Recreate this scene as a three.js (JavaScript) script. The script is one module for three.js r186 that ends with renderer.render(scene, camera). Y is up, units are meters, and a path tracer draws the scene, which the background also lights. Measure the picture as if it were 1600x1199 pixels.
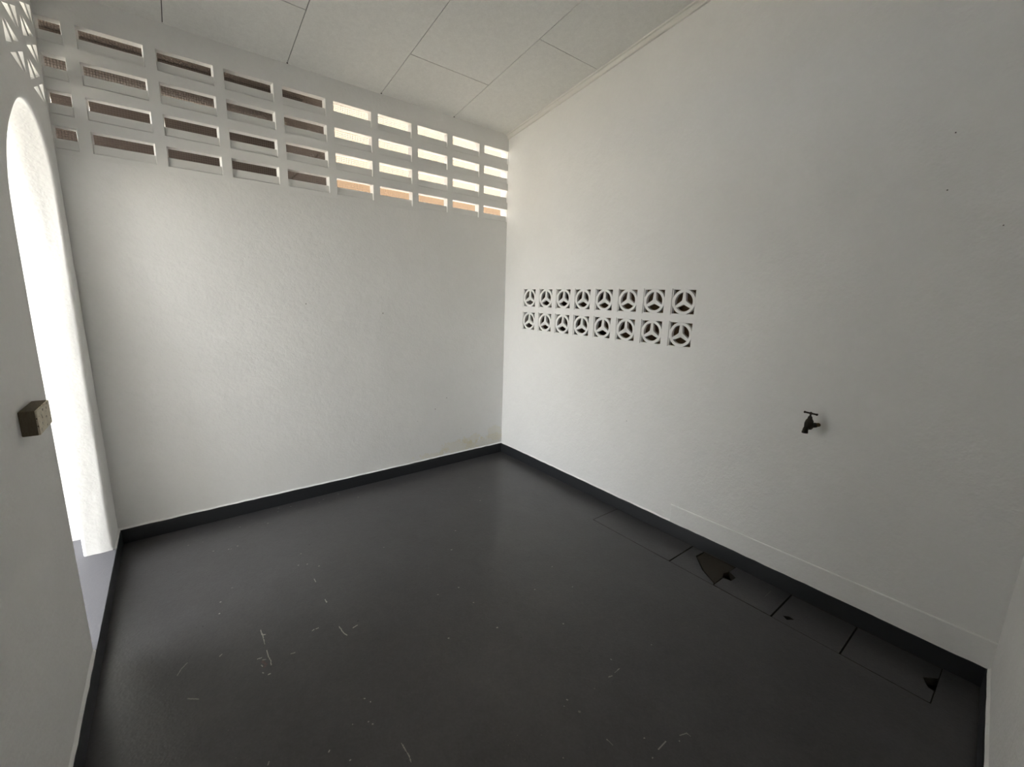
import * as THREE from 'three';
import { mergeGeometries } from 'three/addons/utils/BufferGeometryUtils.js';
import { RoundedBoxGeometry } from 'three/addons/geometries/RoundedBoxGeometry.js';

// ---------------------------------------------------------------- camera, sky, sun, exposure
const scene = new THREE.Scene();
const camera = new THREE.PerspectiveCamera(2 * Math.atan(599.5 / 668.19) * 180 / Math.PI, 1600 / 1199, 0.02, 200);
camera.rotation.order = 'YXZ';
camera.position.set(-2.4523, 1.5, 3.2303);
camera.rotation.set(-0.1971, -0.671, 0.0288);
scene.add(camera);

const SKY = 10.5;
scene.background = new THREE.Color(0.97 * SKY, 0.99 * SKY, 1.0 * SKY);
const sun = new THREE.DirectionalLight(new THREE.Color(1, 0.93, 0.82), 70);
sun.position.set(9, 8.5, -1.2); sun.target.position.set(0, 0, 0);
sun.castShadow = true; sun.shadow.mapSize.set(2048, 2048);
Object.assign(sun.shadow.camera, { left: -14, right: 14, top: 14, bottom: -14, near: 0.5, far: 45 });
scene.add(sun, sun.target);

const renderer = new THREE.WebGLRenderer();
renderer.toneMapping = THREE.LinearToneMapping;
renderer.toneMappingExposure = 1.02;
renderer.shadowMap.enabled = true;

// ---------------------------------------------------------------- helpers
let seed = 7;
const rnd = () => { seed |= 0; seed = seed + 0x6D2B79F5 | 0; let t = Math.imul(seed ^ seed >>> 15, 1 | seed); t = t + Math.imul(t ^ t >>> 7, 61 | t) ^ t; return ((t ^ t >>> 14) >>> 0) / 4294967296; };
const taken = {};
const numbered = (n) => { const k = taken[n] = (taken[n] ?? -1) + 1; return k ? n + '_' + String(k).padStart(3, '0') : n; };
function mesh(name, geometry, material, parent = scene) {
  const m = new THREE.Mesh(geometry, material);
  m.name = parent === scene ? numbered(name) : name;
  m.castShadow = m.receiveShadow = true; parent.add(m); return m;
}
const structure = (o, label) => { o.userData.kind = 'structure'; if (label) { o.userData.label = label; o.userData.category = o.userData.category ?? o.name.replace(/_.*/, ''); } return o; };
function box(x0, x1, y0, y1, z0, z1) {          // uv in metres, by the face's own plane
  const g = new THREE.BoxGeometry(x1 - x0, y1 - y0, z1 - z0); g.translate((x0 + x1) / 2, (y0 + y1) / 2, (z0 + z1) / 2);
  return planarUV(g);
}
function planarUV(g) {
  const p = g.attributes.position, n = g.attributes.normal, uv = new Float32Array(p.count * 2);
  for (let i = 0; i < p.count; i++) {
    const a = Math.abs(n.getX(i)), b = Math.abs(n.getY(i)), c = Math.abs(n.getZ(i));
    const [u, v] = b >= a && b >= c ? [p.getX(i), p.getZ(i)] : a >= c ? [p.getZ(i), p.getY(i)] : [p.getX(i), p.getY(i)];
    uv[2 * i] = u; uv[2 * i + 1] = v;
  }
  g.setAttribute('uv', new THREE.BufferAttribute(uv, 2)); return g;
}
const poly = (pts, T = THREE.Shape) => { const s = new T(); pts.forEach(([a, b], i) => i ? s.lineTo(a, b) : s.moveTo(a, b)); s.closePath(); return s; };
const rect = (a0, a1, b0, b1, T) => poly([[a0, b0], [a1, b0], [a1, b1], [a0, b1]], T);
// a shape drawn in (z, y), given thickness along x from x0 to x1
function extrudeZY(shape, x0, x1, o = {}) {
  const g = new THREE.ExtrudeGeometry(shape, { depth: x1 - x0, bevelEnabled: false, curveSegments: 24, ...o });
  g.applyMatrix4(new THREE.Matrix4().set(0, 0, 1, x0, 0, 1, 0, 0, -1, 0, 0, 0, 0, 0, 0, 1));   // shape x -> -z
  return g;
}
const extrudeXY = (shape, z0, z1, o = {}) => new THREE.ExtrudeGeometry(shape, { depth: z1 - z0, bevelEnabled: false, curveSegments: 24, ...o }).translate(0, 0, z0);
const plain = (g) => { const q = g.index ? g.toNonIndexed() : g; for (const k of Object.keys(q.attributes)) if (!['position', 'normal', 'uv'].includes(k)) q.deleteAttribute(k); return q; };
const merged = (l) => mergeGeometries(l.map(plain));
function noiseTile(n, cells) {                   // tileable value noise, n x n
  const g = Array.from({ length: cells * cells }, rnd), out = new Float32Array(n * n), sm = (t) => t * t * (3 - 2 * t);
  for (let y = 0; y < n; y++) for (let x = 0; x < n; x++) {
    const u = x / n * cells, v = y / n * cells, i = Math.floor(u), j = Math.floor(v), a = sm(u - i), b = sm(v - j), i1 = (i + 1) % cells, j1 = (j + 1) % cells;
    out[y * n + x] = (g[j * cells + i] * (1 - a) + g[j * cells + i1] * a) * (1 - b) + (g[j1 * cells + i] * (1 - a) + g[j1 * cells + i1] * a) * b;
  }
  return out;
}
const layers = (n, list) => { const o = new Float32Array(n * n); let s = 0; for (const [c, w] of list) { const t = noiseTile(n, c); s += w; for (let i = 0; i < o.length; i++) o[i] += t[i] * w; } for (let i = 0; i < o.length; i++) o[i] /= s; return o; };
function dataTexture(w, h, f, metresU, metresV, srgb) {
  const d = new Uint8Array(w * h * 4);
  for (let y = 0, k = 0; y < h; y++) for (let x = 0; x < w; x++, k += 4) { const c = f(x, y); for (let i = 0; i < 3; i++) d[k + i] = Math.max(0, Math.min(255, c[i])); d[k + 3] = 255; }
  const t = new THREE.DataTexture(d, w, h); t.magFilter = THREE.LinearFilter; t.minFilter = THREE.LinearFilter; t.wrapS = t.wrapT = THREE.RepeatWrapping;
  t.repeat.set(1 / metresU, 1 / metresV); if (srgb) t.colorSpace = THREE.SRGBColorSpace; t.needsUpdate = true; return t;
}

// ---------------------------------------------------------------- measures (metres; the far room corner at floor level is the origin)
const L = 2.827, W = 3.294, H = 2.8823, SLOPE = 0.1435, HB = 0.089, T = 0.12, DTURN = 0.06;
const ceilingAt = (z) => H + SLOPE * z;

// ---------------------------------------------------------------- materials
const N = 1024;
const plasterHeight = layers(N, [[8, 3], [20, 1.6], [60, 1.0], [150, 0.75], [340, 0.6]]);
const plasterBump = dataTexture(N, N, (x, y) => { const v = plasterHeight[y * N + x] * 255; return [v, v, v]; }, 1.9, 1.9);
const tone = layers(512, [[3, 1], [9, 1], [40, 0.5], [170, 0.6]]);
const wallColour = dataTexture(512, 512, (x, y) => { const v = 242 + (tone[y * 512 + x] - 0.5) * 10; return [v, v - 0.5, v - 3]; }, 2.3, 2.3, true);
const paint = (o = {}) => new THREE.MeshStandardMaterial({ map: wallColour, bumpMap: plasterBump, bumpScale: 0.0045, roughness: 0.75, ...o });
const wallPaint = paint(), blockPaint = paint({ bumpScale: 0.0012 });
// far wall: damp stains with ragged outlines low down beside the corner, and a few specks
const stainNoise = layers(512, [[6, 1], [14, 1], [40, 1], [90, 0.6]]);
const fineStain = layers(512, [[60, 1], [150, 1], [256, 0.6]]);
const specks = [[-1.176, 1.356, 6], [-0.732, 0.532, 6], [-0.472, 0.313, 4], [-1.72, 1.42, 4], [-0.9, 0.45, 4], [-0.62, 0.62, 4]];
const farWallColour = dataTexture(1024, 1024, (px, py) => {
  const x = -3.1 + px / 1024 * 3.2, y = py / 1024 * 3.2, n = stainNoise[(py >> 1) * 512 + (px >> 1)], v = 242 + (tone[(py % 512) * 512 + px % 512] - 0.5) * 10;
  let c = [v, v - 0.5, v - 3];
  for (const [cx, cy, rx, ry] of [[-0.22, 0.13, 0.2, 0.05], [-0.5, 0.13, 0.2, 0.06], [-0.78, 0.11, 0.16, 0.04], [-0.35, 0.19, 0.1, 0.035], [-0.08, 0.2, 0.07, 0.05]]) {
    const r = Math.hypot((x - cx) / rx, (y - cy) / ry) + (n - 0.5) * 3.2 + (fineStain[(py % 512) * 512 + px % 512] - 0.5) * 1.6;
    if (r < 1) { const k = r > 0.75 ? 0.7 : 0.4; c = [c[0] - 5 * k, c[1] - 9 * k, c[2] - 22 * k]; }
  }
  for (const [sx, sy, mm] of specks) if (Math.hypot(x - sx, y - sy) < mm / 1700) c = [120, 116, 108];
  return c;
}, 3.2, 3.2, true);
farWallColour.offset.set(3.1 / 3.2, 0);
const farWallPaint = paint({ map: farWallColour });
const ceilNoise = layers(512, [[40, 1], [110, 1], [256, 1.5]]);
const ceilColour = dataTexture(512, 512, (x, y) => { const v = 238 + (ceilNoise[y * 512 + x] - 0.5) * 16; return [v, v, v - 4]; }, 0.9, 0.9, true);
const ceilingBoard = new THREE.MeshStandardMaterial({ map: ceilColour, roughness: 0.55 });
const jointDark = new THREE.MeshStandardMaterial({ color: 0x6e6c68, roughness: 0.9 });
const trimPaint = new THREE.MeshStandardMaterial({ color: 0xeeece6, roughness: 0.6 });
const skirtPaint = new THREE.MeshStandardMaterial({ color: 0x26282b, roughness: 0.42, bumpMap: plasterBump, bumpScale: 0.0015 });

// floor paint: dark grey with paint chips, scratches and grit where the photograph shows them
const FX = 2.9, FZ = 3.6, FW = 1450, FH = 1800;
const fleck = [[9,0.55,-2.407,0.923,-2.403,0.923],[7,0.55,-2.419,1.012,-2.415,1.012],[6,0.55,-2.246,0.181,-2.24,0.18],[6,0.55,-2.402,0.399,-2.397,0.399],[5,0.55,-2.094,0.232,-2.089,0.231],[6,0.55,-1.999,0.046,-1.992,0.045],[5,0.55,-2.012,0.099,-2.006,0.097],[7,0.55,-1.925,0.066,-1.918,0.065],[6,0.55,-1.995,0.845,-1.99,0.845],[6,0.55,-1.947,0.901,-1.942,0.901],[4,0.55,-2.002,0.72,-1.997,0.719],[5,0.55,-2.038,0.827,-2.033,0.827],[4,0.55,-2.351,0.834,-2.347,0.834],[4,0.55,-2.284,0.419,-2.279,0.419],[4,0.55,-2.515,0.244,-2.51,0.243],[4,0.55,-2.444,0.252,-2.44,0.252],[5,0.55,-1.748,0.118,-1.741,0.117],[5,0.55,-1.709,0.085,-1.702,0.083],[5,0.55,-1.491,0.195,-1.483,0.194],[5,0.55,-1.596,0.058,-1.588,0.056],[5,0.55,-2.329,0.428,-2.324,0.427],[4,0.55,-2.317,0.432,-2.312,0.432],[7,0.45,-1.995,1.004,-1.995,1.033],[7,0.55,-1.993,1.201,-1.992,1.227],[5,0.55,-2.278,1.238,-2.279,1.274,-2.266,1.279],[6,0.55,-2.096,1.38,-2.087,1.375],[4,0.55,-2.08,1.377,-2.069,1.377],[6,0.55,-1.991,1.425,-1.987,1.475,-1.979,1.497],[6,0.55,-1.943,1.469,-1.921,1.464],[5,0,-2.436,0.653,-2.433,0.651],[8,0,-1.938,0.65,-1.933,0.647],[9,0,-2.484,1.063,-2.481,1.062],[5,0,-2.508,1.055,-2.505,1.054],[8,0,-1.912,1.44,-1.908,1.439],[4,0,-2.566,0.521,-2.563,0.518],[7,0,-1.499,0.03,-1.492,0.025],[5,0.5,-0.645,0.568,-0.638,0.57],[7,0.5,-0.771,0.761,-0.764,0.762],[7,0.5,-1.138,1.02,-1.133,1.021],[8,0.5,-1.269,1.192,-1.264,1.194],[4,0.5,-1.586,0.933,-1.581,0.934],[6,0.5,-1.525,1.497,-1.521,1.499],[6,0.5,-1.411,1.511,-1.407,1.513],[6,0.5,-1.097,1.76,-1.092,1.761],[5,0.5,-0.887,1.67,-0.882,1.672],[5,0.5,-0.919,1.862,-0.915,1.864],[6,0.5,-1.146,2.022,-1.142,2.024],[8,0.5,-1.413,1.857,-1.409,1.858],[8,0.5,-1.625,1.778,-1.622,1.779],[6,0.5,-1.16,0.031,-1.154,0.032],[4,0.5,-1.427,0.429,-1.422,0.43],[5,0.5,-1.41,1.653,-1.406,1.655],[8,0,-1.24,0.797,-1.238,0.804],[4,0,-1.557,1.577,-1.556,1.578],[5,0.5,-2.279,1.24,-2.277,1.279,-2.268,1.281],[4,0.5,-2.277,1.279,-2.278,1.34],[5,0.45,-2.277,1.38,-2.277,1.421,-2.273,1.449,-2.276,1.476],[5,0.5,-2.316,1.409,-2.301,1.411],[4,0.5,-2.299,1.426,-2.288,1.431],[7,0.5,-2.294,1.519,-2.286,1.518],[5,0.5,-2.307,1.453,-2.305,1.461],[4,0.5,-2.309,1.495,-2.307,1.499],[6,0.4,-2.2,1.461,-2.184,1.464],[6,0.5,-2.437,1.301,-2.429,1.294],[5,0.3,-2.578,1.314,-2.565,1.286,-2.545,1.263],[6,0.3,-2.549,1.458,-2.516,1.485],[6,0.5,-2.012,1.872,-2.011,1.874],[4,0.5,-2.025,1.847,-2.023,1.849],[6,0.5,-2.036,1.962,-2.034,1.963],[5,0.5,-2.045,1.945,-2.043,1.946],[5,0.5,-2.093,1.922,-2.092,1.921],[5,0.5,-2.186,1.968,-2.183,1.965],[5,0.35,-2.353,1.894,-2.349,1.885],[5,0.5,-2.14,2.038,-2.137,2.037],[16,"r",-2.3,1.434,-2.292,1.46,-2.299,1.469],[4,0.45,-1.982,2.087,-1.979,2.142,-1.982,2.162],[8,0.3,-1.625,1.781,-1.622,1.782],[7,0.45,-1.411,2.309,-1.41,2.312],[4,0.45,-1.439,2.322,-1.438,2.323],[16,0.2,-1.41,2.371,-1.408,2.373],[5,0.45,-1.125,2.289,-1.124,2.294],[6,0.35,-1.203,2.34,-1.187,2.345],[3,0.35,-1.165,2.342,-1.134,2.341],[3,0.35,-1.407,2.5,-1.406,2.526],[4,0.3,-1.29,2.341,-1.289,2.342],[3,0.45,-1.573,2.452,-1.572,2.453],[6,0.45,-1.145,2.023,-1.146,2.025],[4,0,-1.168,2.203,-1.166,2.205],[5,0,-1.359,1.968,-1.357,1.969],[5,0.45,-0.917,2.346,-0.914,2.348],[7,0.4,-1.291,2.629,-1.246,2.629],[4,0.35,-1.189,2.647,-1.161,2.657,-1.16,2.671],[4,0.45,-1.207,2.657,-1.207,2.658],[6,0.45,-1.299,2.576,-1.297,2.577],[5,0.45,-1.333,2.634,-1.33,2.633],[4,0.3,-1.017,2.881,-1.016,2.882],[4,0.25,-0.149,2.516,-0.075,2.516],[4,0,-1.168,2.203,-1.168,2.205]];
const floorNoise = layers(512, [[4, 1], [11, 1], [45, 1], [150, 1.2], [256, 1.2]]);
const markMap = new Map();
for (const [mm, t, ...q] of fleck) for (let i = 0; i + 3 < q.length; i += 2) {
  const [x0, z0, x1, z1] = q.slice(i, i + 4), n = Math.ceil(Math.hypot(x1 - x0, z1 - z0) / 0.001) + 1;
  for (let k = 0; k <= n; k++) {
    const cx = (x0 + (x1 - x0) * k / n + FX) / FX * FW, cy = (z0 + (z1 - z0) * k / n) / FZ * FH, r = mm / 7 * (0.5 + 0.6 * rnd()) + 0.3;
    for (let y = Math.floor(cy - r); y <= cy + r; y++) for (let x = Math.floor(cx - r); x <= cx + r; x++) if (Math.hypot(x - cx, y - cy) <= r) markMap.set(y * FW + x, t);
  }
}
for (let k = 0; k < 260; k++) markMap.set(Math.floor(rnd() * FH) * FW + Math.floor(rnd() * FW), rnd() < 0.6 ? 0.3 : 0);
const floorColour = dataTexture(FW, FH, (x, y) => {
  const n = (floorNoise[(y % 512) * 512 + x % 512] - 0.5) * 22, t = markMap.get(y * FW + x);
  if (t === 'r') return [84 + n, 66 + n, 64 + n];
  if (t === 0) return [26, 25, 24];
  if (t) return [76 + t * 165, 74 + t * 160, 72 + t * 148];
  return [65 + n, 64 + n, 65 + n];
}, FX, FZ, true);
floorColour.offset.set(1, 0); 
const floorBump = dataTexture(512, 512, (x, y) => { const v = floorNoise[y * 512 + x] * 255; return [v, v, v]; }, 1.1, 1.1);
const floorPaint = new THREE.MeshStandardMaterial({ map: floorColour, bumpMap: floorBump, bumpScale: 0.0008, roughness: 0.33 });
const sillPaint = new THREE.MeshStandardMaterial({ color: 0x5c5c61, roughness: 0.55, bumpMap: floorBump, bumpScale: 0.0008 });
const rawConcrete = new THREE.MeshStandardMaterial({ color: 0x332e26, roughness: 0.95, bumpMap: floorBump, bumpScale: 0.004 });

// ---------------------------------------------------------------- floor with the covered drain along the right wall
const floor = new THREE.Group(); floor.name = 'floor'; scene.add(floor);
structure(floor, 'dark grey painted concrete floor with chipped paint');
{
  const flat = (shape, y0, y1) => { const g = new THREE.ExtrudeGeometry(shape, { depth: y1 - y0, bevelEnabled: false }); g.rotateX(Math.PI / 2); g.translate(0, y1, 0); g.computeVertexNormals(); return planarUV(g); };   // shape (x, z)
  const s = rect(-L - 0.02, 0.02, -0.02, 3.56);
  s.holes.push(rect(-0.283, -0.014, 1.448, 3.172, THREE.Path));
  mesh('floor_slab', flat(s, -0.14, 0), [floorPaint, rawConcrete], floor);
  mesh('drain_channel', box(-0.3, -0.004, -0.16, -0.1, 1.44, 3.18), rawConcrete, floor);
  const g = 0.0035, X0 = -0.283 + g, X1 = -0.014 - g;
  const slabs = [
    [[X0, 1.448 + g], [X1, 1.448 + g], [X1, 2.04 - g], [X0, 2.04 - g]],
    [[X0, 2.04 + g], [X1, 2.04 + g], [X1, 2.112], [-0.1, 2.106], [-0.2, 2.2], [-0.262, 2.3], [X0, 2.305 - g]],
    [[X0, 2.305 + g], [-0.18, 2.31], [-0.165, 2.348], [-0.118, 2.352], [-0.088, 2.303], [X1, 2.305 + g], [X1, 2.596 - g], [X0, 2.596 - g]],
    [[X0, 2.596 + g], [X1, 2.596 + g], [X1, 2.877 - g], [X0, 2.877 - g]],
    [[X0, 2.877 + g], [X1, 2.877 + g], [X1, 3.172 - g], [-0.098, 3.172 - g], [-0.14, 3.128], [-0.19, 3.15], [-0.194, 3.172 - g], [X0, 3.172 - g]]];
  slabs.forEach((q, i) => {
    const s2 = poly(q);
    if (i === 3) s2.holes.push(poly([[-0.225, 2.63], [-0.206, 2.65], [-0.21, 2.674], [-0.24, 2.652]], THREE.Path));
    mesh('drain_slab', flat(s2, -0.035, [0, -0.001, 0.0005, -0.0012, -0.0004][i]), [floorPaint, rawConcrete], floor);
  });
  const f = mesh('broken_slab', flat(poly([[-0.094, 2.112], [-0.02, 2.118], [-0.02, 2.3], [-0.09, 2.296], [-0.12, 2.285], [-0.17, 2.3], [-0.252, 2.3], [-0.195, 2.21]]), -0.03, 0), rawConcrete, floor);
  f.position.y = -0.006;
  f.userData.label = 'broken bare concrete piece of the drain cover';
}

// ---------------------------------------------------------------- far wall with louvred ventilation blocks
const PX = 0.3042, PY = 0.1592, OW = 0.251, OH = 0.105, GX = -0.2522, GY = 2.7505, AD = 0.1;
const wallBack = new THREE.Group(); wallBack.name = 'wall_back'; scene.add(wallBack);
structure(wallBack, 'white plastered wall with four rows of louvred ventilation blocks');
const gridTop = GY + 0.027, gridBottom = GY - 3 * PY - OH - 0.0272;
{
  const s = rect(-L - T, T, -0.14, H + 0.06); s.holes.push(rect(-L, 0, gridBottom, gridTop, THREE.Path));
  mesh('wall_plaster', extrudeXY(s, -AD, 0), farWallPaint, wallBack);
  const blockAt = (i, j) => {
    const left = GX - j * PX, top = GY - i * PY;
    let o0 = left, o1 = left + OW, c0 = left - (PX - OW) / 2, c1 = c0 + PX;
    if (j === 0) c1 = 0; if (j === 9) { c0 = -L; o0 = -L + 0.004; }
    if (j === 0) o1 = Math.min(o1, -0.004);
    return { o0, o1, c0, c1, top, bottom: top - OH, cy0: top - OH - 0.0271, cy1: top + 0.0271 };
  };
  const BD = 0.048;
  // hollow block: outer rectangle, opening at the room side and (smaller) at the outer side
  function ventBlock(O, A, B, d) {
    const q = [], face = (...v) => q.push(v[0], v[1], v[2], v[0], v[2], v[3]);
    const c = ([x0, x1, y0, y1], z) => [[x0, y0, z], [x1, y0, z], [x1, y1, z], [x0, y1, z]];
    const o0 = c(O, 0), a = c(A, 0), b = c(B, -d), o1 = c(O, -d);
    for (let k = 0; k < 4; k++) { const n = (k + 1) % 4; face(o0[k], o0[n], a[n], a[k]); face(a[k], a[n], b[n], b[k]); face(b[k], b[n], o1[n], o1[k]); face(o1[k], o1[n], o0[n], o0[k]); }
    const g = new THREE.BufferGeometry(); g.setAttribute('position', new THREE.Float32BufferAttribute(q.flat(), 3)); g.computeVertexNormals(); return planarUV(g);
  }
  for (let i = 0; i < 4; i++) for (let j = 0; j < 10; j++) {
    const b = blockAt(i, j), w = [0, 0, 0, 0].map(() => (rnd() - 0.5) * 0.003);
    const m = mesh('vent_block', ventBlock([b.c0, b.c1, i === 3 ? gridBottom : b.cy0, i === 0 ? gridTop : b.cy1], [b.o0 - 0.002, b.o1 + 0.002, b.bottom + w[0], b.top + w[1]], [b.o0 + 0.005, b.o1 - (j ? 0.005 : 0.002), b.bottom + 0.003, b.top - 0.001 + w[2]], BD), blockPaint, wallBack);
    // louvre: a plate in the lower half of the opening, set back and leaning outwards at its top
    const lh = 0.05 + (rnd() - 0.5) * 0.004, x0 = b.o0 + 0.0005, x1 = b.o1 - 0.0005, y0 = b.bottom, sag = (rnd() - 0.5) * 0.003;
    const pr = new THREE.Shape(); pr.moveTo(-0.012, y0 + 0.005); pr.lineTo(-0.014, y0 + lh - 0.002); pr.lineTo(-0.017, y0 + lh + sag); pr.lineTo(-0.03, y0 + lh + sag); pr.lineTo(-0.03, y0 - 0.002); pr.lineTo(-0.02, y0 - 0.002); pr.closePath();
    const lg = new THREE.ExtrudeGeometry(pr, { depth: x1 - x0, bevelEnabled: false });
    lg.applyMatrix4(new THREE.Matrix4().set(0, 0, 1, x0, 0, 1, 0, 0, 1, 0, 0, 0, 0, 0, 0, 1)); 
    { const ix = plain(lg).clone(); const p = ix.attributes.position, a = p.array; for (let k = 0; k < p.count; k += 3) for (let c = 0; c < 3; c++) { const t = a[(k + 1) * 3 + c]; a[(k + 1) * 3 + c] = a[(k + 2) * 3 + c]; a[(k + 2) * 3 + c] = t; } ix.computeVertexNormals(); mesh('louvre', ix, blockPaint, m); }
  }
}
// wire screen fixed over the outer face of the blocks
{
  const bars = [], q = 0.0009, zc = -AD - 0.003;
  for (let x = -L + 0.01; x < -0.005; x += 0.0118) bars.push(box(x - q, x + q, gridBottom, gridTop, zc - q, zc + q));
  for (let y = gridBottom + 0.005; y < gridTop; y += 0.0118) bars.push(box(-L, 0, y - q, y + q, zc - 2.6 * q, zc - 0.6 * q));
  const m = mesh('wire_screen', merged(bars), new THREE.MeshStandardMaterial({ color: 0x57504a, roughness: 0.6, metalness: 0.3 }));
  Object.assign(m.userData, { kind: 'stuff', label: 'fine grey wire mesh stretched behind the louvred ventilation blocks', category: 'wire mesh' });
}

// ---------------------------------------------------------------- right wall with pierced round blocks
const wallRight = new THREE.Group(); wallRight.name = 'wall_right'; scene.add(wallRight);
structure(wallRight, 'white plastered wall with two rows of round three-spoked vent blocks');
{
  const PZ = 0.2063, PV = 0.1985, Z0 = 0.2674, V0 = 1.586, S = 0.159, mz = (PZ - S) / 2, my = (PV - S) / 2;
  const zA = Z0 - mz, zB = zA + 8 * PZ, yB = V0 + my, yA = yB - 2 * PV;
  const s = poly([[0, -0.14], [-3.42, -0.14], [-3.42, ceilingAt(3.42) + 0.06], [0, H + 0.06]]);
  s.holes.push(rect(-zB, -zA, yA, yB, THREE.Path));
  mesh('wall_plaster', extrudeZY(s, 0, T), wallPaint, wallRight);
  // plinth band: a coat of render standing proud of the wall, low down towards the near corner
  const band = extrudeZY(poly([[-1.866, HB - 0.01], [-3.42, HB - 0.01], [-3.42, 0.206], [-1.862, 0.203]]), -0.005, 0.01, { bevelEnabled: true, bevelThickness: 0.004, bevelSize: 0.004, bevelSegments: 2 });
  mesh('plinth_band', band, wallPaint, wallRight);
  // a few nail holes
  for (const [y, z] of [[2.176, 2.853], [1.966, 2.864], [1.816, 3.037], [0.672, 1.455]]) mesh('nail_hole', new THREE.SphereGeometry(0.0032, 8, 6).translate(0.0015, y, z), jointDark, wallRight);
  const k = S / 2, frame = (hole, a, b) => { const q = rect(-PZ / 2, PZ / 2, -PV / 2, PV / 2); q.holes.push(rect(-hole, hole, -hole, hole, THREE.Path)); return extrudeZY(q, a, b); };
  const frameG = merged([frame(k, 0, 0.006), frame(k - 0.007, 0.006, 0.028)]);
  const ringS = new THREE.Shape(); ringS.absarc(0, 0, 0.0745, 0, Math.PI * 2); const hole = new THREE.Path(); hole.absarc(0, 0, 0.0595, 0, Math.PI * 2, true); ringS.holes.push(hole);
  const ringG = extrudeZY(ringS, 0.009, 0.026, { bevelEnabled: true, bevelThickness: 0.004, bevelSize: 0.002, bevelSegments: 2, curveSegments: 30 });
  const spokeG = extrudeZY(poly([[-0.0135, -0.0078], [0, -0.0156], [0.0135, -0.0078], [0.0072, 0.062], [-0.0072, 0.062]]), 0.012, 0.024, { bevelEnabled: true, bevelThickness: 0.005, bevelSize: 0.002, bevelSegments: 2 });
  for (let i = 0; i < 2; i++) for (let j = 0; j < 8; j++) {
    const b = mesh('vent_block', frameG, blockPaint, wallRight);
    b.position.set(0, yB - (i + 0.5) * PV, zA + (j + 0.5) * PZ); 
    mesh('ring', ringG, blockPaint, b);
    for (let r = 0; r < 3; r++) mesh('spoke', spokeG, blockPaint, b).rotation.x = r * Math.PI * 2 / 3 + (rnd() - 0.5) * 0.05;
  }
}

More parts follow.
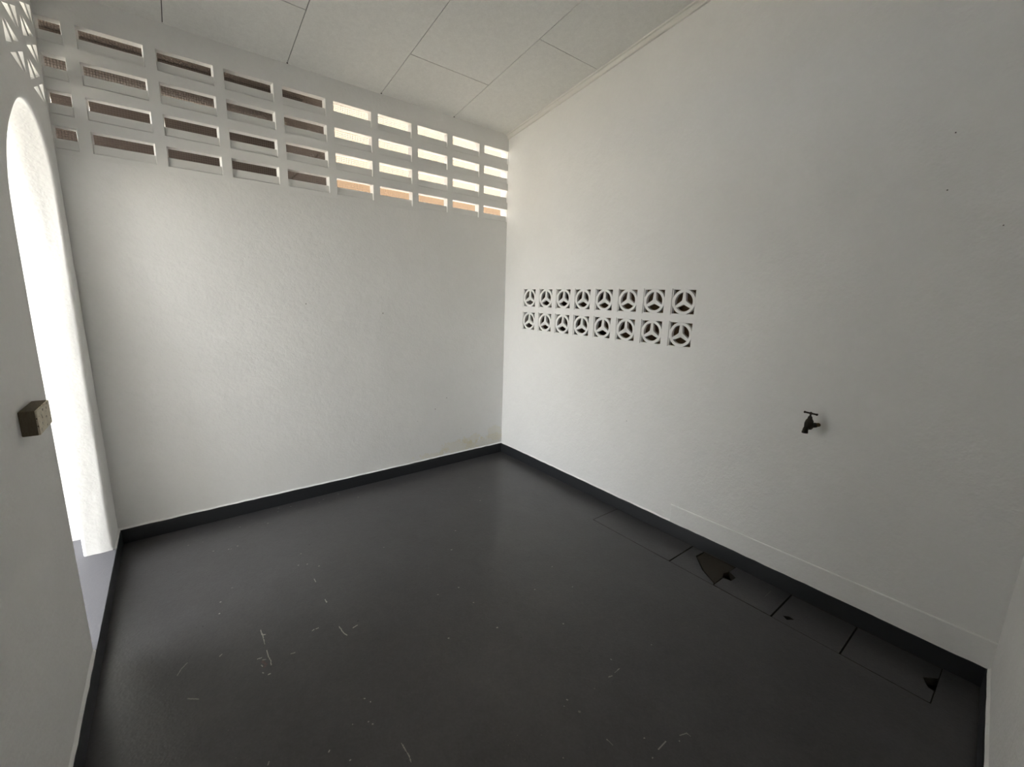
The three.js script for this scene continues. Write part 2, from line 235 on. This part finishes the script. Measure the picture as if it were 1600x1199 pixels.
// ---------------------------------------------------------------- left wall with the arched doorway and pierced cross blocks above it
const archPath = [[1.088, HB], [1.084, 0.6], [1.076, 1.1], [1.062, 1.5], [1.035, 1.8], [0.98, 1.915], [0.9, 2.01], [0.81, 2.085], [0.69, 2.165], [0.57, 2.215], [0.45, 2.237], [0.33, 2.215], [0.235, 2.165], [0.165, 2.085], [0.13, 1.97], [0.128, 1.8], [0.152, 1.55], [0.19, 1.2], [0.222, 0.8], [0.24, 0.4], [0.248, HB]];
const wallLeft = new THREE.Group(); wallLeft.name = 'wall_left'; scene.add(wallLeft);
structure(wallLeft, 'white plastered wall with an arched doorway and cross-patterned vent blocks');
{
  const PZ = 0.362, PV = 0.163, cols = 9, rows = 3, zA = 0.004, yA = 2.318;
  const curve = new THREE.CatmullRomCurve3(archPath.map(([z, y]) => new THREE.Vector3(0, y, z)), false, 'centripetal');
  const pts = curve.getSpacedPoints(150);
  const s = poly([[0, -0.14], [-3.56, -0.14], [-3.56, ceilingAt(3.56) + 0.06], [0, H + 0.06]]);
  const grow = 0.016;
  s.holes.push(poly(pts.map((p, i) => { const a = pts[Math.max(0, i - 1)], b = pts[Math.min(pts.length - 1, i + 1)], d = new THREE.Vector3().subVectors(b, a).normalize(); return [-(p.z + d.y * grow), Math.max(HB, p.y - d.z * grow)]; }), THREE.Path));
  s.holes.push(rect(-(zA + cols * PZ), -zA, yA, yA + rows * PV, THREE.Path));
  mesh('wall_plaster', extrudeZY(s, -L - T, -L), wallPaint, wallLeft);
  // hand-plastered lining of the arch, its edges rounded
  const R = 0.014;
  const prof2 = [[0.0005, -0.03], [0.0006, -R], [-0.003, -0.006], [-0.008, -0.0015], [-0.016, 0], [-0.04, 0.001], [-0.06, 0.001], [-0.08, 0.001], [-0.104, 0], [-0.112, -0.0015], [-0.117, -0.006], [-0.1206, -R], [-0.1205, -0.03]];
  const pos = [], uv = [], idx = [], M = prof2.length, wob = layers(128, [[6, 1], [17, 1]]);
  pts.forEach((p, i) => {
    const a = pts[Math.max(0, i - 1)], b = pts[Math.min(pts.length - 1, i + 1)], d = new THREE.Vector3().subVectors(b, a).normalize();
    prof2.forEach(([dx, dn], j) => {
      const w = (wob[(i % 128) * 128 + (j * 9) % 128] - 0.5) * 0.009 * (j > 0 && j < M - 1 ? 1 : 0), n = dn + w;   // n > 0 into the opening
      pos.push(-L + dx, p.y + d.z * n, p.z - d.y * n); uv.push(i * 0.03, dx);
    });
  });
  for (let i = 0; i + 1 < pts.length; i++) for (let j = 0; j + 1 < M; j++) { const q = i * M + j; idx.push(q, q + M, q + 1, q + 1, q + M, q + M + 1); }
  const rg = new THREE.BufferGeometry(); rg.setAttribute('position', new THREE.Float32BufferAttribute(pos, 3)); rg.setAttribute('uv', new THREE.Float32BufferAttribute(uv, 2)); rg.setIndex(idx); rg.computeVertexNormals();
  mesh('arch_lining', rg, paint({ side: THREE.DoubleSide }), wallLeft);
  mesh('door_sill', box(-L - T, -L + 0.009, HB - 0.02, HB + 0.001, 0.235, 1.1), sillPaint, wallLeft);
  // cross blocks; unseen columns past the arch are added to let in light
  const w = PZ / 2, h = PV / 2, a = 0.144, b = 0.056, t = 0.0175, tz = t * 2.3;
  const q = rect(-w, w, -h, h);
  q.holes.push(poly([[-a + tz, b], [a - tz, b], [0, t]], THREE.Path), poly([[-a + tz, -b], [a - tz, -b], [0, -t]], THREE.Path), poly([[-a, b - t], [-tz, 0], [-a, -b + t]], THREE.Path), poly([[a, b - t], [tz, 0], [a, -b + t]], THREE.Path));
  const g = extrudeZY(q, -L - 0.03, -L);
  for (let i = 0; i < rows; i++) for (let j = 0; j < cols; j++) mesh('vent_block', g, blockPaint, wallLeft).position.set(0, yA + (i + 0.5) * PV, zA + (j + 0.5) * PZ);
}

// ---------------------------------------------------------------- near wall (beside and behind the camera)
const wallFront = new THREE.Group(); wallFront.name = 'wall_front'; scene.add(wallFront);
wallFront.position.set(0, 0, W); wallFront.rotation.y = DTURN;
structure(wallFront, 'white plastered wall at the right edge, beside the camera');
{
  const s = rect(-3.0, 0.1, -0.14, 3.46); 
  mesh('wall_plaster', extrudeXY(s, 0, T), wallPaint, wallFront);
}

// ---------------------------------------------------------------- ceiling boards on a slope
const ceiling = new THREE.Group(); ceiling.name = 'ceiling'; scene.add(ceiling);
ceiling.position.set(0, H, 0); ceiling.rotation.x = -Math.atan(SLOPE);
structure(ceiling, 'sloping pale ceiling of staggered rectangular boards');
{
  mesh('ceiling_backing', box(-3.1, 0.2, 0.007, 0.12, -0.1, 3.75), jointDark, ceiling);
  const xs = [0.0, -0.555, -1.142, -1.738, -2.338, -L], first = [1.02, 0.487, 1.1, 0.505, 1.1], g = 0.0022;
  for (let c = 0; c < 5; c++) {
    const ends = [-0.0]; for (let z = first[c]; z < 3.6; z += 1.2) ends.push(z); ends.push(3.64);
    for (let k = 0; k + 1 < ends.length; k++) {
      const b = box(xs[c + 1] + g, xs[c] - g, 0.0, 0.008, ends[k] + (k ? g : 0), ends[k + 1] - g);
      const m = mesh('ceiling_board', b, ceilingBoard, ceiling); m.position.y = (rnd() - 0.5) * 0.0015;
    }
  }
  for (const x of [-0.555, -1.142, -1.738]) mesh('nail_head', new THREE.SphereGeometry(0.005, 8, 6).translate(x, -0.001, 0.012), jointDark, ceiling);
}
// cornice strip along the top of the right wall
{
  const s = poly([[0, 0.002], [0, -0.034], [-0.012, -0.034], [-0.016, -0.03], [-0.016, -0.012], [-0.019, -0.009], [-0.03, -0.009], [-0.033, -0.006], [-0.033, 0.002]]);
  const g = new THREE.ExtrudeGeometry(s, { depth: 3.45, bevelEnabled: false }); g.rotateX(-Math.atan(SLOPE)); g.translate(0, H, 0);
  structure(mesh('trim_1', g, trimPaint), 'narrow pale cornice strip between ceiling and right wall').userData.category = 'trim';
}

// ---------------------------------------------------------------- skirtings: dark painted bands with the wall paint feathered over their top edge
function skirting(name, label, length, place, gap = [9, 9]) {
  const o = new THREE.Group(); o.name = name; scene.add(o); place(o); structure(o, label); o.userData.category = 'baseboard';
  const n = Math.ceil(length / 0.05), d = 0.013, pos = [], idx = [], pos2 = [], idx2 = [];
  for (let i = 0; i <= n; i++) {                 // along local +x, standing out along local +z; a slightly uneven brushed edge
    const x = i / n * length, e = HB + (rnd() - 0.5) * 0.003 + Math.sin(x * 3.1) * 0.0012, t = d + (rnd() - 0.5) * 0.0016;
    pos.push(x, -0.002, t, x, e - 0.004, t, x, e, t - 0.004); if (i < n) { const q = i * 3; idx.push(q, q + 3, q + 1, q + 1, q + 3, q + 4, q + 1, q + 4, q + 2, q + 2, q + 4, q + 5); }
    pos2.push(x, e, t - 0.004, x, e + 0.004, 0.004, x, e + 0.011, -0.002); if (i < n && !(x > gap[0] && x < gap[1])) { const q = i * 3; idx2.push(q, q + 3, q + 1, q + 1, q + 3, q + 4, q + 1, q + 4, q + 2, q + 2, q + 4, q + 5); }
  }
  const make = (p, ix) => { const g = new THREE.BufferGeometry(); g.setAttribute('position', new THREE.Float32BufferAttribute(p, 3)); g.setIndex(ix); g.computeVertexNormals(); return planarUV(g); };
  mesh('band', make(pos, idx), skirtPaint, o); mesh('top_edge', make(pos2, idx2), wallPaint, o);
}
skirting('baseboard_back', 'dark grey skirting band along the wall below the louvred blocks', L, (o) => o.position.set(-L, 0, 0));
skirting('baseboard_right', 'dark grey skirting band along the wall with the tap', W + 0.0, (o) => { o.rotation.y = -Math.PI / 2; });
skirting('baseboard_left', 'dark grey skirting band running below the arched doorway', 3.5, (o) => { o.position.set(-L, 0, 3.5); o.rotation.y = Math.PI / 2; }, [2.38, 3.24]);
skirting('baseboard_front', 'dark grey skirting band on the wall at the right edge', 2.9, (o) => { o.position.set(0, 0, W); o.rotation.y = Math.PI + DTURN; });

// ---------------------------------------------------------------- water tap on the right wall
{
  const tap = new THREE.Group(); tap.name = 'water_tap'; scene.add(tap); tap.position.set(0, 0.93, 2.578); tap.rotation.y = -0.33;   // local -x points out of the wall
  tap.userData = { label: 'dark old water tap with T-shaped handle on the white right wall', category: 'tap' };
  const iron = new THREE.MeshStandardMaterial({ color: 0x2a241c, roughness: 0.5, metalness: 0.55, bumpMap: plasterBump, bumpScale: 0.001 });
  const brass = new THREE.MeshStandardMaterial({ color: 0x6b5836, roughness: 0.45, metalness: 0.7 });
  const cyl = (r0, r1, h, seg = 20) => new THREE.CylinderGeometry(r1, r0, h, seg);
  const alongX = (r0, r1, x0, x1, y = 0, seg) => cyl(r0, r1, Math.abs(x1 - x0), seg).rotateZ(Math.PI / 2).translate((x0 + x1) / 2, y, 0);
  const pipe = mesh('inlet_pipe', merged([alongX(0.0095, 0.0095, 0.012, -0.03), alongX(0.0125, 0.0125, -0.016, -0.027, 0, 6)]), brass, tap); pipe.userData.label = 'brass inlet pipe with hexagonal collar';
  const bodyPts = [[0, -0.016], [0.014, -0.016], [0.0185, -0.009], [0.0195, 0.004], [0.0195, 0.015], [0.0175, 0.019], [0.0165, 0.027], [0, 0.026]].map(([r, y]) => new THREE.Vector2(r, y));
  mesh('body', merged([alongX(0.0125, 0.0105, -0.026, -0.058), new THREE.LatheGeometry(bodyPts, 24).translate(-0.066, 0, 0)]), iron, tap);
  const sp = new THREE.CatmullRomCurve3([new THREE.Vector3(-0.06, -0.002, 0), new THREE.Vector3(-0.073, -0.006, 0), new THREE.Vector3(-0.083, -0.014, 0), new THREE.Vector3(-0.086, -0.03, 0)]);
  mesh('spout', merged([new THREE.TubeGeometry(sp, 14, 0.012, 14), new THREE.CylinderGeometry(0.0135, 0.0135, 0.008, 18, 1, true).translate(-0.086, -0.03, 0)]), iron, tap);
  const bon = [[0.0145, 0.024], [0.0145, 0.03], [0.0105, 0.036], [0.0085, 0.046], [0.006, 0.049], [0.0042, 0.05], [0.0042, 0.06], [0, 0.06]].map(([r, y]) => new THREE.Vector2(r, y));
  mesh('bonnet', new THREE.LatheGeometry(bon, 20).translate(-0.066, 0, 0), iron, tap);
  const hd = [[0, -0.03], [0.004, -0.0295], [0.006, -0.026], [0.0044, -0.021], [0.0044, -0.006], [0.008, 0], [0.0044, 0.006], [0.0044, 0.021], [0.006, 0.026], [0.004, 0.0295], [0, 0.03]].map(([r, y]) => new THREE.Vector2(r, y));
  const h = mesh('handle', new THREE.LatheGeometry(hd, 16).rotateX(Math.PI / 2), iron, tap); h.position.set(-0.066, 0.063, 0); h.rotation.set(0.04, 0.33, 0);
}

// ---------------------------------------------------------------- small block fixed beside the arch
{
  const o = new THREE.Group(); o.name = 'wall_block'; scene.add(o); o.position.set(-L, 1.103, 1.357);
  o.userData = { label: 'small speckled beige block fixed to the wall beside the arched doorway', category: 'block' };
  const n2 = layers(256, [[10, 1], [40, 1], [100, 0.5]]);
  const dots = Array.from({ length: 46 }, () => [rnd() * 256, rnd() * 256, 1.5 + rnd() * 5]);
  const cream = dataTexture(256, 256, (x, y) => { const v = (n2[y * 256 + x] - 0.5) * 40; for (const [a, b, r] of dots) if (Math.hypot(x - a, y - b) < r) return [92, 78, 60]; return [214 + v, 204 + v, 182 + v]; }, 0.165, 0.165, true);
  const brown = dataTexture(256, 256, (x, y) => { const v = (n2[y * 256 + ((x * 5) % 256)] - 0.5) * 26; return [104 + v, 95 + v, 77 + v]; }, 0.1, 0.1, true);
  mesh('block_body', planarUV(new RoundedBoxGeometry(0.034, 0.0745, 0.163, 2, 0.003).translate(0.017, 0, 0)), new THREE.MeshStandardMaterial({ map: brown, roughness: 0.85 }), o);
  const f = mesh('face_plate', planarUV(new RoundedBoxGeometry(0.005, 0.0735, 0.162, 2, 0.002).translate(0.0355, 0, 0)), new THREE.MeshStandardMaterial({ map: cream, roughness: 0.6 }), o);
  f.userData.label = 'cream face with dark specks';
}

// ---------------------------------------------------------------- outside: surroundings beyond the openings, some unseen and added to steer the light
const concrete = new THREE.MeshStandardMaterial({ color: 0xb4afa4, roughness: 0.9 });
const render1 = paint({ bumpScale: 0.002 });
structure(mesh('ground', box(-30, 30, -0.4, -0.14, -30, 30), concrete), 'pale concrete ground outside').userData.category = 'ground';
structure(mesh('porch_floor', box(-4.8, -L - T, -0.14, HB - 0.004, -0.1, 3.6), sillPaint), 'grey porch floor outside the arched doorway').userData.category = 'floor';
structure(mesh('wall_porch', box(-4.65, -L - T, -0.14, 2.25, -AD, 0.0), render1), 'white wall outside the arched doorway').userData.category = 'wall';
structure(mesh('wall_porch', box(-6.0, -L - T, -0.14, 3.0, 1.95, 2.05), new THREE.MeshStandardMaterial({ color: 0x9c9a96, roughness: 0.9 })), 'unseen pale wall added on the near side of the porch to cut light').userData.category = 'wall';  // added blocker, keeps side sky off the far wall and arch lining
structure(mesh('added_porch_roof', extrudeXY(poly([[-3.62, 2.86], [-3.62, 2.48], [-3.7, 2.48], [-3.7, 2.93], [-L - T - 0.01, 2.98], [-L - T - 0.01, 2.9]]), -0.3, 2.05), new THREE.MeshStandardMaterial({ color: 0x3a332b, roughness: 0.9 })), 'unseen brown boarded roof added over the porch as shading').userData.category = 'roof';  // added roof with a drop edge, holds sky light off the cross blocks
// closed store room behind the round blocks
{
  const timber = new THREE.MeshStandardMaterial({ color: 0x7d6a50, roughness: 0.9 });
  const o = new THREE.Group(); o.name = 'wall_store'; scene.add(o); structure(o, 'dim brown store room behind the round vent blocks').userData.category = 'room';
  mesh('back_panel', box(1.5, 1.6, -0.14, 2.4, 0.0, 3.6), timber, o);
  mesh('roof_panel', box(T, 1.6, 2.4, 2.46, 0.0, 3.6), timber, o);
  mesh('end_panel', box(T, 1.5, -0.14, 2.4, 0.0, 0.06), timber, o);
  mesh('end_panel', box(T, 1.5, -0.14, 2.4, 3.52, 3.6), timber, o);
}
// dark boarded lean-to, added to keep daylight off the left louvred blocks
{
  const brown = new THREE.MeshStandardMaterial({ color: 0x40352e, roughness: 0.9 });
  const o = new THREE.Group(); o.name = 'added_lean_to'; scene.add(o); o.position.set(-1.45, -0.14, -0.14);
  o.userData = { label: 'dark brown boarded lean-to added as shading behind the left louvred blocks', category: 'shed' };
  for (let k = 0; k < 13; k++) mesh('board', box(-2.2, 0, k * 0.24, k * 0.24 + 0.228, -1.3, -1.27 - 0.004 * (k % 3)), brown, o);
  for (let k = 0; k < 13; k++) mesh('board', box(-0.03 - 0.004 * (k % 3), 0, k * 0.24, k * 0.24 + 0.228, -1.26, 0), brown, o);
  mesh('roof', box(-2.3, 0.04, 3.13, 3.18, -1.4, -0.0), brown, o);
  mesh('rafter', box(-2.2, 0, 3.04, 3.125, -0.7, -0.62), brown, o);
}
// neighbouring house across the yard: tan wall above a darker reddish band
{
  const o = new THREE.Group(); o.name = 'neighbour_house'; scene.add(o); o.position.set(0, -0.14, -3.2);
  o.userData = { label: 'tan neighbouring house seen in slivers through the right louvred blocks', category: 'house' };
  const tan = new THREE.MeshStandardMaterial({ color: 0x7e7362, roughness: 0.9, bumpMap: plasterBump, bumpScale: 0.004 }), red = new THREE.MeshStandardMaterial({ color: 0x5a4630, roughness: 0.85 });
  mesh('wall', box(-1.8, 8, 0, 5.5, -3, 0), tan, o);
  mesh('wall_band', box(-1.8, 8, 2.72, 3.2, 0, 0.05), red, o);
}
structure(mesh('added_yard_strip', box(-1.3, 8, -0.14, -0.12, -3.2, -AD - 0.02), new THREE.MeshStandardMaterial({ color: 0xd0c8bc, roughness: 0.95 })), 'pale yard strip added behind the far wall as reflector').userData.category = 'ground';  // added bright ground strip, bounces sun up through the louvred blocks

scene.traverse((o) => { if (o.isMesh) { o.castShadow = true; o.receiveShadow = true; } });
renderer.render(scene, camera);
